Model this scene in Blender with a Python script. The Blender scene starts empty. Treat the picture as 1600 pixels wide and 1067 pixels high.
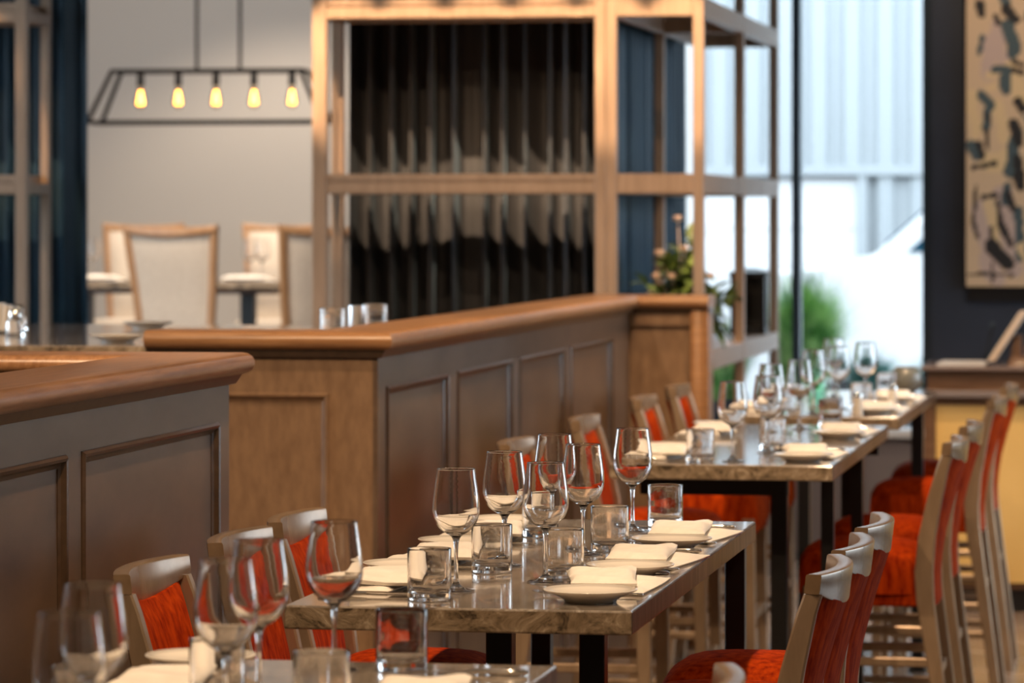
import bpy, bmesh, math, random
from mathutils import Vector, Matrix
S = bpy.context.scene
C = S.collection
PI = math.pi
rnd = random.Random(7)

# ------------------------------------------------------------------ camera
cd = bpy.data.cameras.new('camera'); cam = bpy.data.objects.new('camera', cd); C.objects.link(cam)
cam.location = (0, 0, 1.72)
cam.rotation_euler = (PI/2, 0, math.radians(9.83))
cd.sensor_width = 36; cd.lens = 135; cd.shift_y = -0.1222
cd.clip_end = 300
cd.dof.use_dof = True; cd.dof.focus_distance = 7.45; cd.dof.aperture_fstop = 5.8
S.camera = cam

# ------------------------------------------------------------------ world, lights, exposure
w = bpy.data.worlds.new('sky'); S.world = w; w.use_nodes = True
bg = w.node_tree.nodes['Background']
bg.inputs[0].default_value = (0.74, 0.88, 1.0, 1); bg.inputs[1].default_value = 4.0
S.view_settings.view_transform = 'Standard'; S.view_settings.look = 'None'
S.view_settings.exposure = 0.78; S.view_settings.gamma = 1.0
S.view_settings.use_curve_mapping = False
S.cycles.max_bounces = 14; S.cycles.transmission_bounces = 12; S.cycles.glossy_bounces = 5
S.cycles.diffuse_bounces = 3; S.cycles.transparent_max_bounces = 12
S.cycles.sample_clamp_indirect = 4; S.cycles.caustics_reflective = False
WARM = (1.0, 0.69, 0.42)
def spot(x, y, z, tx, ty, tz, energy, angle=70, col=WARM, r=0.03, blend=0.6):
    l = bpy.data.lights.new('downlight_or_fill', 'SPOT'); o = bpy.data.objects.new('downlight_or_fill', l); C.objects.link(o)
    l.energy = energy; l.color = col; l.spot_size = math.radians(angle); l.spot_blend = blend; l.shadow_soft_size = r
    o.location = (x, y, z)
    o.rotation_euler = (Vector((tx, ty, tz)) - Vector((x, y, z))).to_track_quat('-Z', 'Y').to_euler()
    return o
# row of spots that grazes the shelving screen and the curtain
for x in (-5.6, -5.1, -3.72, -3.44, -3.16, -2.88, -2.60, -2.32, -2.02):
    spot(x, 14.65, 3.6, x, 15.975, 2.15, (150 if x < -3.6 else 270) if x > -4.2 else 120, 17, r=0.015, blend=.5)
for x in (-5.2, -3.5, -2.9, -2.15):
    spot(x, 13.1, 3.7, x, 15.8, 1.5, 45, 40)
# downlights over the tables (pointing down and a little into the room)
for y in (3.2, 4.6, 6.0, 7.4, 8.8, 10.2, 11.6, 13.0, 14.4):
    spot(-1.25, y, 3.7, -1.25, y + 0.75, 1.0, 95, 80, r=.05)
for y in (2.0, 4.8, 7.4, 10.0, 12.8):
    spot(0.9, y, 3.7, -0.4, y + 1.3, 0.9, 40, 80)
# warm lights aimed at the panelled ends
for (x, y, tx, ty, tz, e) in ((-2.9, 6.8, -2.6, 10.3, 1.0, 190), (-1.5, 12.2, -1.9, 15.2, 1.0, 120), (-3.3, 6.4, -3.4, 8.6, 1.4, 80),
                              (-3.0, 9.6, -3.1, 11.7, 1.3, 110)):
    spot(x, y, 3.7, tx, ty, tz, e, 60)
# raised dining room
for (x, y) in ((-5.2, 18.2), (-6.2, 20.6), (-5.0, 20.8), (-5.6, 23.2)):
    spot(x, y, 3.7, x - 0.1, y + 0.9, 1.2, 130, 100, (1, .80, .60))
al = bpy.data.lights.new('wall_fill_light', 'AREA'); al.shape = 'RECTANGLE'; al.size = 5.0; al.size_y = .5; al.energy = 66; al.color = (1, .95, .90)  # added soft light that evens out the far wall, no fixture behind it
alo = bpy.data.objects.new('wall_fill_light', al); C.objects.link(alo); alo.location = (-6.0, 22.6, 3.86); alo.rotation_euler = (math.radians(35), 0, 0)
spot(-5.05, 17.0, 3.7, -5.2, 19.7, 1.2, 210, 60, (1, .82, .66))  # extra spot added to brighten the chair backs turned to the camera
spot(0.2, 15.2, 3.7, 0.2, 16.7, 0.8, 130, 80)
spot(-0.7, 15.3, 3.7, -0.85, 16.7, 0.9, 60, 50)
spot(-0.6, 17.6, 3.7, -0.7, 19.55, 2.0, 60, 70, (1, .75, .52))

# ------------------------------------------------------------------ materials
def nmat(name, col, rough=0.5, metal=0.0, **kw):
    m = bpy.data.materials.new(name); m.use_nodes = True
    p = m.node_tree.nodes['Principled BSDF']
    p.inputs['Base Color'].default_value = (*col, 1); p.inputs['Roughness'].default_value = rough
    p.inputs['Metallic'].default_value = metal
    for k, v in kw.items():
        p.inputs[k.replace('_', ' ')].default_value = v
    return m
def noise_col(m, stops, scale=(1, 1, 1), nscale=5, detail=6, rough=0.6, dist=0.0, bump=0.0, bdist=0.002, coord='Object'):
    nt = m.node_tree; p = nt.nodes['Principled BSDF']
    tc = nt.nodes.new('ShaderNodeTexCoord'); mp = nt.nodes.new('ShaderNodeMapping'); mp.inputs['Scale'].default_value = scale
    nz = nt.nodes.new('ShaderNodeTexNoise'); nz.inputs['Scale'].default_value = nscale; nz.inputs['Detail'].default_value = detail
    nz.inputs['Roughness'].default_value = rough; nz.inputs['Distortion'].default_value = dist
    cr = nt.nodes.new('ShaderNodeValToRGB')
    while len(cr.color_ramp.elements) < len(stops): cr.color_ramp.elements.new(0.5)
    for e, (pos, c) in zip(cr.color_ramp.elements, stops): e.position = pos; e.color = (*c, 1)
    L = nt.links.new
    L(tc.outputs[coord], mp.inputs[0]); L(mp.outputs[0], nz.inputs[0]); L(nz.outputs[0], cr.inputs[0]); L(cr.outputs[0], p.inputs['Base Color'])
    if bump:
        b = nt.nodes.new('ShaderNodeBump'); b.inputs['Strength'].default_value = bump; b.inputs['Distance'].default_value = bdist
        L(nz.outputs[0], b.inputs['Height']); L(b.outputs[0], p.inputs['Normal'])
    return m
M = {}
M['cap_y'] = noise_col(nmat('cap_wood_long', (.3, .15, .07), .30), [(.3, (.20, .095, .042)), (.7, (.36, .19, .095))], (14, .9, 14), 6, bump=.25, bdist=.001)
M['cap_x'] = noise_col(nmat('cap_wood_cross', (.3, .15, .07), .30), [(.3, (.24, .115, .05)), (.7, (.42, .22, .10))], (.9, 14, 14), 6, bump=.25, bdist=.001)
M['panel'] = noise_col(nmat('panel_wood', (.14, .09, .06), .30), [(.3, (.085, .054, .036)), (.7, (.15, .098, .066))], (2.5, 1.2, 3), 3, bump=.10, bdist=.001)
M['panel_end'] = noise_col(nmat('panel_wood_warm_lit', (.2, .13, .08), .42), [(.25, (.16, .090, .048)), (.75, (.27, .165, .092))], (7, 7, 2.5), 5, bump=.12, bdist=.001)  # lighter, warmer copy of the panel wood; warm light put into its colour
M['mould'] = noise_col(nmat('moulding_wood', (.13, .08, .05), .28), [(.3, (.05, .030, .018)), (.7, (.09, .056, .034))], (5, 5, 5), 6)
M['shelf'] = noise_col(nmat('shelf_wood', (.42, .28, .17), .4), [(.3, (.27, .175, .11)), (.7, (.38, .255, .17))], (9, 9, .8), 5, bump=.1)
M['bronze'] = noise_col(nmat('bronze_paint', (.33, .245, .17), .33, .45), [(.3, (.30, .215, .14)), (.7, (.40, .29, .195))], (8, 8, 1.5), 5)
M['rail'] = noise_col(nmat('polished_rail', (.4, .33, .26), .27, .35), [(.3, (.22, .145, .085)), (.7, (.33, .225, .14))], (3, 3, 3), 5)
M['velvet'] = noise_col(nmat('red_velvet', (.5, .05, .015), .8, Specular_IOR_Level=.04, Sheen_Weight=.0, Sheen_Roughness=.35, Sheen_Tint=(1, .32, .05, 1)), [(.3, (.15, .006, .001)), (.7, (.48, .055, .003))], (13, 13, 3), 4, bump=.3, bdist=.003)
M['marble'] = noise_col(nmat('taupe_marble', (.3, .25, .2), .10, Coat_Weight=.5, Coat_Roughness=.05), [(.34, (.13, .10, .08)), (.46, (.36, .31, .26)), (.55, (.20, .165, .135)), (.66, (.52, .47, .41))], (2.6, .8, 2.6), 3.6, 10, .66, 2.0)
M['marble_edge'] = noise_col(nmat('marble_edge', (.3, .23, .15), .35), [(.38, (.055, .038, .022)), (.46, (.20, .145, .09)), (.56, (.30, .225, .15)), (.66, (.52, .43, .32))], (1, 1, 1), 16, 10, .72, 1.6, bump=.6, bdist=.004)
M['marble_side'] = noise_col(nmat('marble_side', (.2, .15, .1), .3, Specular_IOR_Level=.12), [(.35, (.035, .022, .016)), (.55, (.12, .075, .055)), (.7, (.20, .14, .11))], (1, 9, 1), 3, 8, .65, 1)  # darker marble copy; dark reflections of the polished sides put into the colour
M['black'] = nmat('black_steel', (.012, .012, .013), .38, .3)
M['matte_black'] = nmat('matte_black', (.006, .006, .007), .7, 0, Specular_IOR_Level=.1)
M['steel'] = nmat('stainless_steel', (.72, .70, .67), .16, 1.0)
M['ceramic'] = nmat('white_ceramic', (.80, .76, .70), .12, Coat_Weight=.3)
M['cloth'] = noise_col(nmat('napkin_cloth', (.85, .8, .74), .9, Sheen_Weight=.2), [(.3, (.80, .75, .69)), (.7, (.90, .86, .80))], (1, 1, 1), 30, bump=.1)
M['glass'] = nmat('clear_glass', (1, 1, 1), 0.0, Transmission_Weight=1.0, IOR=1.5)
M['curtain'] = noise_col(nmat('charcoal_curtain', (.03, .03, .03), .5, Sheen_Weight=.5, Sheen_Roughness=.3, Sheen_Tint=(.5, .75, 1, 1)), [(.3, (.026, .026, .029)), (.7, (.042, .041, .045))], (40, 40, 1), 4)  # blue sheen tint stands in for cool daylight on the folds
M['blue_lit_curtain'] = noise_col(nmat('blue_lit_curtain', (.03, .03, .03), .5, Sheen_Weight=.4, Sheen_Roughness=.35, Sheen_Tint=(.3, .7, 1, 1)), [(.3, (.012, .036, .062)), (.7, (.022, .065, .105))], (40, 40, 1), 4)  # bluer copy of the curtain; cool window light put into colour and sheen
M['grey_wall'] = nmat('warm_grey_plaster', (.42, .395, .37), .8)
M['navy_wall'] = noise_col(nmat('navy_plaster', (.02, .024, .038), .6), [(.3, (.011, .017, .031)), (.7, (.018, .025, .043))], (1, 1, 1), 3)
M['white_wall'] = nmat('off_white_plaster', (.62, .58, .53), .8)
M['ceiling'] = nmat('ceiling_paint', (.28, .25, .22), .9)
M['platform'] = noise_col(nmat('platform_floor', (.10, .07, .05), .5), [(.3, (.08, .055, .04)), (.7, (.13, .09, .065))], (1, 6, 1), 4)
M['grout'] = nmat('grout', (.10, .085, .075), .8)
M['tile'] = noise_col(nmat('floor_tile', (.3, .23, .18), .22), [(.3, (.20, .14, .10)), (.7, (.34, .27, .22))], (1, 1, 1), 3, bump=.05)
M['yellow'] = noise_col(nmat('yellow_panel', (.6, .38, .12), .45), [(.3, (.55, .35, .11)), (.7, (.68, .46, .17))], (1, 1, 1), 2)
M['bar_wood'] = noise_col(nmat('bar_wood', (.12, .06, .035), .3), [(.3, (.085, .042, .022)), (.7, (.15, .08, .045))], (1, 9, 9), 5)
M['bar_top'] = nmat('bar_top', (.16, .12, .11), .15)
M['lilac'] = nmat('grey_lilac_paint', (.16, .13, .125), .6)
M['frame'] = nmat('window_frame', (.02, .035, .05), .4, .4)
M['winglass'] = nmat('window_glass', (1, 1, 1), 0, Transmission_Weight=1.0, IOR=1.02)
M['beige'] = noise_col(nmat('beige_upholstery', (.55, .47, .39), .8, Sheen_Weight=.2), [(.3, (.52, .44, .36)), (.7, (.60, .52, .43))], (1, 1, 1), 40)
M['oak'] = noise_col(nmat('oak', (.36, .19, .09), .35), [(.3, (.29, .15, .07)), (.7, (.42, .24, .12))], (8, 8, 1), 5)
M['facade'] = nmat('ribbed_facade', (.29, .31, .32), .6)
M['white_paint'] = nmat('white_paint', (.60, .60, .60), .35)
M['asphalt'] = nmat('paving', (.40, .40, .40), .8)
M['van_glass'] = nmat('van_glass', (.01, .05, .08), .05)
M['rubber'] = nmat('rubber', (.02, .02, .02), .8)
M['leaf'] = noise_col(nmat('leaf', (.10, .17, .04), .5), [(.35, (.022, .045, .014)), (.7, (.15, .20, .03))], (1, 1, 1), 9)
M['grass'] = noise_col(nmat('ornamental_grass', (.13, .42, .06), .5), [(.4, (.03, .18, .012)), (.6, (.32, .52, .16))], (1, 1, 1), 9)
M['teal_grass'] = noise_col(nmat('blue_grass', (.08, .28, .24), .5), [(.3, (.03, .13, .11)), (.7, (.09, .26, .23))], (1, 1, 1), 6)
M['petal'] = nmat('cream_petal', (.72, .58, .48), .7)
M['pale'] = nmat('pale_green_lacquer', (.42, .52, .50), .35)
M['bulb_glass'] = nmat('bulb_glass', (1, .78, .5), 0.02, Transmission_Weight=1.0, IOR=1.1)
def emit(name, col, s):
    m = bpy.data.materials.new(name); m.use_nodes = True; nt = m.node_tree
    p = nt.nodes['Principled BSDF']; p.inputs['Base Color'].default_value = (0, 0, 0, 1)
    p.inputs['Emission Color'].default_value = (*col, 1); p.inputs['Emission Strength'].default_value = s
    return m
M['filament'] = emit('glowing_filament', (1, .36, .05), 13)
M['screen_case'] = nmat('beige_plastic', (.50, .40, .31), .45)

# ------------------------------------------------------------------ helpers
def link(name, bm, mat, parent=None, smooth=False, angle=None):
    me = bpy.data.meshes.new(name); bm.normal_update(); bm.to_mesh(me); bm.free()
    for m in (mat if isinstance(mat, (list, tuple)) else [mat]): me.materials.append(m)
    o = bpy.data.objects.new(name, me); C.objects.link(o)
    if smooth:
        me.polygons.foreach_set('use_smooth', [True]*len(me.polygons))
        if angle:
            me.set_sharp_from_angle(angle=math.radians(angle))
    if parent: o.parent = parent
    return o
def empty(name, loc=(0, 0, 0), rz=0):
    o = bpy.data.objects.new(name, None); C.objects.link(o); o.location = loc; o.rotation_euler = (0, 0, rz)
    o.empty_display_size = .1
    return o
def tag(o, label=None, cat=None, group=None, kind=None):
    if label: o['label'] = label
    if cat: o['category'] = cat
    if group: o['group'] = group
    if kind: o['kind'] = kind
    return o
def box(bm, x0, x1, y0, y1, z0, z1, bev=0, seg=2):
    vs = [bm.verts.new(p) for p in ((x0,y0,z0),(x1,y0,z0),(x1,y1,z0),(x0,y1,z0),(x0,y0,z1),(x1,y0,z1),(x1,y1,z1),(x0,y1,z1))]
    fs = [bm.faces.new([vs[i] for i in f]) for f in ((3,2,1,0),(4,5,6,7),(0,1,5,4),(1,2,6,5),(2,3,7,6),(3,0,4,7))]
    if bev:
        es = list({e for f in fs for e in f.edges})
        bmesh.ops.bevel(bm, geom=es, offset=bev, segments=seg, affect='EDGES', profile=.5)
    return vs
def bxo(name, mat, parent, *a, bev=0, seg=2, smooth=False):
    bm = bmesh.new(); box(bm, *a, bev=bev, seg=seg); return link(name, bm, mat, parent, smooth, 40 if smooth else None)
def sweep(bm, path, sect, cap=True):
    """path: list of (point, xaxis, yaxis, profile) -> ring of verts per station"""
    rings = []
    for (p, ax, ay, prof) in path:
        rings.append([bm.verts.new(Vector(p) + Vector(ax)*u + Vector(ay)*v) for (u, v) in prof])
    n = len(rings[0])
    for a, b in zip(rings, rings[1:]):
        for i in range(n):
            bm.faces.new((a[i], a[(i+1) % n], b[(i+1) % n], b[i]))
    if cap:
        bm.faces.new(rings[0][::-1]); bm.faces.new(rings[-1])
    bmesh.ops.recalc_face_normals(bm, faces=bm.faces[:])
def rect(hx, hy): return [(-hx, -hy), (hx, -hy), (hx, hy), (-hx, hy)]
def rrect(hx, hy, r, n=3):
    out = []
    for (cx, cy, a0) in ((hx-r, -hy+r, -PI/2), (hx-r, hy-r, 0), (-hx+r, hy-r, PI/2), (-hx+r, -hy+r, PI)):
        for k in range(n+1):
            a = a0 + PI/2*k/n; out.append((cx + r*math.cos(a), cy + r*math.sin(a)))
    return out
def lathe(prof, seg=32, closed_top=False):
    bm = bmesh.new(); rings = []
    for (r, z) in prof:
        if r < 1e-5: rings.append([bm.verts.new((0, 0, z))])
        else: rings.append([bm.verts.new((r*math.cos(2*PI*k/seg), r*math.sin(2*PI*k/seg), z)) for k in range(seg)])
    for a, b in zip(rings, rings[1:]):
        for i in range(seg):
            j = (i+1) % seg
            if len(a) == 1 and len(b) == 1: continue
            if len(a) == 1: bm.faces.new((a[0], b[j], b[i]))
            elif len(b) == 1: bm.faces.new((a[i], a[j], b[0]))
            else: bm.faces.new((a[i], a[j], b[j], b[i]))
    return bm
def cyl(bm, p0, p1, r0, r1=None, seg=12, cap=True):
    p0 = Vector(p0); p1 = Vector(p1); r1 = r0 if r1 is None else r1
    d = (p1-p0).normalized(); ax = d.orthogonal().normalized(); ay = d.cross(ax)
    a = [bm.verts.new(p0 + (ax*math.cos(2*PI*k/seg) + ay*math.sin(2*PI*k/seg))*r0) for k in range(seg)]
    b = [bm.verts.new(p1 + (ax*math.cos(2*PI*k/seg) + ay*math.sin(2*PI*k/seg))*r1) for k in range(seg)]
    for i in range(seg): bm.faces.new((a[i], a[(i+1) % seg], b[(i+1) % seg], b[i]))
    if cap: bm.faces.new(a[::-1]); bm.faces.new(b)
def path_sweep(prof, pts, z0=0):
    """sweep a (offset, z) profile along a 2-D path with mitred corners; offset to the right of travel"""
    bm = bmesh.new(); rings = []
    P = [Vector((x, y, 0)) for x, y in pts]
    for i, p in enumerate(P):
        dirs = []
        if i > 0: dirs.append((P[i]-P[i-1]).normalized())
        if i < len(P)-1: dirs.append((P[i+1]-P[i]).normalized())
        ns = [Vector((d.y, -d.x, 0)) for d in dirs]
        n = sum(ns, Vector()); n.normalize(); k = 1/max(.2, n.dot(ns[0]))
        rings.append([bm.verts.new(p + n*u*k + Vector((0, 0, z0+v))) for (u, v) in prof])
    m = len(prof)
    for a, b in zip(rings, rings[1:]):
        for i in range(m): bm.faces.new((a[i], a[(i+1) % m], b[(i+1) % m], b[i]))
    bm.faces.new(rings[0][::-1]); bm.faces.new(rings[-1])
    bmesh.ops.recalc_face_normals(bm, faces=bm.faces[:])
    return bm
def copy_tree(o, parent=None):
    c = o.copy(); C.objects.link(c); c.parent = parent
    for ch in list(o.children): copy_tree(ch, c)
    return c

# ================================================================== setting
# --- floor with tiles
X_FE, Y_FE = -2.16, 15.34
fl = empty('floor'); tag(fl, kind='structure')
bxo('subfloor', M['grout'], fl, -9, 5.2, -5, 19.66, -.10, -.006)
T = .6; tm = None
for i in range(-4, 2):
    for j in range(22, 32):
        x0, y0 = i*T + .1, j*T
        if tm is None:
            bm = bmesh.new(); box(bm, .003, T-.003, .003, T-.003, -.0055, 0, bev=.0015, seg=1); tl = link('floor_tile', bm, M['tile'], fl); tm = tl
        else:
            tl = tm.copy(); C.objects.link(tl)
        tl.location = (x0, y0, 0)
bm = bmesh.new()
for i in range(-5, 9):
    for j in range(-8, 32):
        if -4 <= i < 2 and j >= 22: continue
        box(bm, i*T+.103, (i+1)*T+.097, j*T+.003, (j+1)*T-.003, -.0055, 0)
tag(link('tile_field', bm, M['tile'], fl), kind='stuff')
# --- raised platform behind the partitions
pl = empty('floor_raised'); tag(pl, kind='structure')
bm = bmesh.new(); box(bm, -9, X_FE-.12, -5, Y_FE, 0, .6); box(bm, -9, -1.92, Y_FE, 19.55, 0, .6); box(bm, -9, -3.15, 19.55, 25.1, 0, .6)
link('platform_deck', bm, M['platform'], pl)
# --- walls and ceiling
def wallb(name, mat, *a):
    o = bxo(name, mat, None, *a); tag(o, kind='structure'); return o
bm = bmesh.new(); box(bm, -9.2, 5.2, -5, 19.75, 3.9, 4.0); box(bm, -9.2, -3.15, 19.75, 25.1, 3.9, 4.0); tag(link('ceiling', bm, M['ceiling']), kind='structure')
bm = bmesh.new(); box(bm, -9.2, -9, -5, 8, -.1, 3.9); box(bm, -9.2, -9, 16.8, 25.1, -.1, 3.9); box(bm, -9.2, -9, 8, 16.8, -.1, .9); box(bm, -9.2, -9, 8, 16.8, 3.75, 3.9); tag(link('wall_left', bm, M['grey_wall']), kind='structure')
wallb('wall_front', M['white_wall'], -9.2, 5.2, -5.2, -5, -.1, 3.9)
wallb('wall_far', M['grey_wall'], -9.2, -3.15, 24.9, 25.1, .6, 3.9)
wallb('wall_divider', M['grey_wall'], -3.25, -3.15, 19.75, 24.9, .6, 3.9)
wallb('wall_pier', M['grey_wall'], -3.25, -2.9, 19.55, 19.75, .6, 3.9)
wallb('wall_back', M['navy_wall'], -1.235, 5.2, 19.55, 19.75, -.1, 3.9)
# right wall with tall windows beyond the frame
bm = bmesh.new(); box(bm, 4.4, 4.6, -5, 19.55, -.1, .7); box(bm, 4.4, 4.6, -5, 19.55, 3.6, 3.9)
box(bm, 4.4, 4.6, -5, 12.6, .7, 3.6)
for y in (14.6, 16.8): box(bm, 4.4, 4.6, y, y+.3, .7, 3.6)
box(bm, 4.4, 4.6, 18.9, 19.55, .7, 3.6)
tag(link('wall_right', bm, M['white_wall']), kind='structure')
# --- back window, x -2.9 .. -1.235
wn = empty('window_1', (0, 19.6, 0)); tag(wn, kind='structure')
def wbox(name, mat, *a): return bxo(name, mat, wn, *a)
wbox('window_frame', M['frame'], -1.275, -1.235, -.04, .06, .64, 3.9)
wbox('mullion', M['frame'], -1.940, -1.898, -.04, .08, .64, 3.9)
wbox('window_frame', M['frame'], -2.9, -2.86, -.04, .08, .64, 3.9)
bm = bmesh.new(); box(bm, -2.86, -1.275, .00, .006, .64, 3.9); link('glass_pane', bm, M['winglass'], wn)
wbox('sill', M['white_paint'], -2.9, -1.235, -.12, .1, .60, .64)
wbox('sill_wall', M['lilac'], -2.9, -1.235, -.06, .15, 0, .60)
# --- outside
gd = bxo('ground', M['asphalt'], None, -60, 60, 19.8, 90, -.2, -.1); tag(gd, kind='structure')
gd3 = bxo('ground_left', M['asphalt'], None, -60, -9.4, -40, 19.8, -.2, -.1); tag(gd3, kind='structure')
gd2 = bxo('ground_side', M['asphalt'], None, 4.7, 60, -40, 19.8, -.2, -.1); tag(gd2, kind='structure')
fc = empty('building', (-2, 30, -.1)); tag(fc, 'pale ribbed metal warehouse facade with white garage door outside the window', 'building')
bm = bmesh.new()
prof = []
x = -9.0
while x < 9:
    prof += [(x, 0), (x+.10, 0), (x+.13, -.05), (x+.23, -.05), (x+.26, 0)]; x += .26
def ribs(bm, x0, x1, z0, z1):
    pr = [(a, b) for a, b in prof if x0 <= a <= x1]
    lo = [bm.verts.new((a, b, z0)) for a, b in pr]; hi = [bm.verts.new((a, b, z1)) for a, b in pr]
    for i in range(len(pr)-1): bm.faces.new((lo[i], lo[i+1], hi[i+1], hi[i]))
ribs(bm, -9, 9, 2.22, 9)
box(bm, -9, 9, .01, .3, 2.22, 9)
link('upper_cladding', bm, M['facade'], fc)
bm = bmesh.new(); ribs(bm, -.4, 9, .15, 2.14); box(bm, -.4, 9, .01, .3, 0, 2.14); link('lower_cladding', bm, M['facade'], fc)
bxo('flashing', M['facade'], fc, -9, 9, -.08, .1, 2.14, 2.22)
bxo('door_backing', M['white_paint'], fc, -5.2, -.46, .06, .3, 0, 2.14)
gdr = empty('garage_door'); gdr.parent = fc
for k in range(5): bxo('door_panel', M['white_paint'], gdr, -5.2, -.46, .0, .06, .12+k*.40, .12+k*.40+.392)
bxo('door_post', M['facade'], fc, -.46, -.38, -.06, .2, 0, 2.14)
bxo('lower_wall', M['facade'], fc, -9, -5.2, .02, .3, 0, 2.14)

# ================================================================== partitions
H_F = 1.355
def cap_profile(hw=.125, t=.05, n=7):
    r = t/2; out = []
    for k in range(n+1):
        a = -PI/2 + PI*k/n; out.append((hw-r + r*math.cos(a), H_F + r + r*math.sin(a)))
    for k in range(n+1):
        a = PI/2 + PI*k/n; out.append((-hw+r + r*math.cos(a), H_F + r + r*math.sin(a)))
    return out
COVE = [(-.088, H_F-.022), (.088, H_F-.022), (.096, H_F-.008), (.10, H_F), (-.10, H_F), (-.096, H_F-.008)]
def moulding(u0, u1, z0, z1, mapf, parent, out=.0, w=.026, mat=None):
    """picture-frame moulding: mapf(u, z, depth)->xyz"""
    bm = bmesh.new()
    prof = [(0, 0), (0, .014), (.006, .020), (.012, .018), (.018, .008), (w, .004), (w, 0)]
    corners = [((u0, z0), (1, 1)), ((u1, z0), (-1, 1)), ((u1, z1), (-1, -1)), ((u0, z1), (1, -1))]
    rings = [[bm.verts.new(mapf(c[0]+d[0]*a, c[1]+d[1]*a, b+out)) for a, b in prof] for c, d in corners]
    n = len(prof)
    for k in range(4):
        A, B = rings[k], rings[(k+1) % 4]
        for i in range(n-1): bm.faces.new((A[i], A[i+1], B[i+1], B[i]))
    bmesh.ops.recalc_face_normals(bm, faces=bm.faces[:])
    return link('panel_moulding', bm, mat or M['mould'], parent)
def face_long(parent, X, ya, yb, openings, zb=.14, zt=1.25):
    """framed panels on a face that looks to +x; core face at X-.014"""
    f = lambda u, z, d: (X - .014 + d, u, z)
    bxo('top_rail', M['panel'], parent, X-.014, X, ya, yb, zt, H_F-.02)
    bxo('bottom_rail', M['panel'], parent, X-.014, X, ya, yb, 0, zb)
    edges = [ya] + [e for o in openings for e in o] + [yb]
    for a, b in zip(edges[0::2], edges[1::2]):
        if b-a > .002: bxo('stile', M['panel'], parent, X-.014, X, a, b, zb, zt)
    for a, b in openings:
        bxo('panel', M['panel'], parent, X-.014, X-.010, a+.001, b-.001, zb+.001, zt-.001)
        moulding(a, b, zb, zt, f, parent, out=.002)
p1 = empty('partition', (-2.235, 8.56, 0)); tag(p1, 'low dark panelled wooden partition at the left edge, nearest the camera', 'partition')
def local(ob_parent):  # parts are modelled in world space and parented with the inverse offset
    inv = Matrix.Translation(-Vector(ob_parent.location))
    for ch in ob_parent.children: ch.matrix_parent_inverse = inv
link('cap_rail', path_sweep(cap_profile(), [(-2.235, 2.6), (-2.235, 8.56), (-6.6, 8.56)]), M['cap_y'], p1, True, 50)
link('cove_moulding', path_sweep(COVE, [(-2.235, 2.6), (-2.235, 8.56), (-6.6, 8.56)]), M['mould'], p1)
bm = bmesh.new(); box(bm, -2.31, -2.174, 2.62, 8.635, 0, H_F-.02); box(bm, -6.6, -2.31, 8.485, 8.635, .6, H_F-.02)
link('core', bm, M['panel'], p1)
face_long(p1, -2.16, 2.62, 8.635, [(3.0, 4.0), (4.1, 5.1), (5.21, 6.20), (6.31, 7.31), (7.42, 8.53)])
local(p1)
p2 = empty('partition', (-2.235, 10.385, 0)); tag(p2, 'low panelled wooden partition turning a corner in the middle, running back beside the tables', 'partition')
path2 = [(-2.81, 10.385), (-2.235, 10.385), (-2.235, 15.27), (-1.835, 15.27)]
# left end piece of the cap shows across-grain, so it is its own rail
bmc = path_sweep([(-u, v) for u, v in cap_profile()], path2[::-1])
link('cap_rail', bmc, M['cap_x'], p2, True, 50)
link('cove_moulding', path_sweep(COVE, path2), M['mould'], p2)
bm = bmesh.new(); box(bm, -2.79, -2.174, 10.324, 10.46, .0, H_F-.02); box(bm, -2.31, -2.174, 10.46, 15.345, 0, H_F-.02); box(bm, -2.174, -1.855, 15.214, 15.345, 0, H_F-.02)
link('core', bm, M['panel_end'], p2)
face_long(p2, -2.16, 10.31, 15.2, [(10.42, 11.33), (11.48, 12.46), (12.60, 13.56), (13.70, 14.74)])
# end face towards the camera (y = 10.31)
f = lambda u, z, d: (u, 10.324 - d, z)
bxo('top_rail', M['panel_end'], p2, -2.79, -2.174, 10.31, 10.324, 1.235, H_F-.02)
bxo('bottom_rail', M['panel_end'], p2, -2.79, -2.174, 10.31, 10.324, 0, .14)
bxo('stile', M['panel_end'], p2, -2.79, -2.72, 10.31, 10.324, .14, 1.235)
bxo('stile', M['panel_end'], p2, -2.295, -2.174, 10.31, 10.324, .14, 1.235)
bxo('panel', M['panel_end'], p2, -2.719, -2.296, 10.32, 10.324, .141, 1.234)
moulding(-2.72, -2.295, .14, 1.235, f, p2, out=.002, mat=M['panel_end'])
# short return towards the camera (y = 15.2)
f = lambda u, z, d: (u, 15.214 - d, z)
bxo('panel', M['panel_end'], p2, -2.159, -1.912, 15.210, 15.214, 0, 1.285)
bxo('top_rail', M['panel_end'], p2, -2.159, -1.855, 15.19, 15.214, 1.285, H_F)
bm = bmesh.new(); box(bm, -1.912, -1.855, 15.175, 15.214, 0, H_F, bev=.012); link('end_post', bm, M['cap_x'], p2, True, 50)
bxo('end_trim', M['cap_x'], p2, -1.855, -1.838, 15.175, 15.345, 0, H_F)
local(p2)

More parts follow.
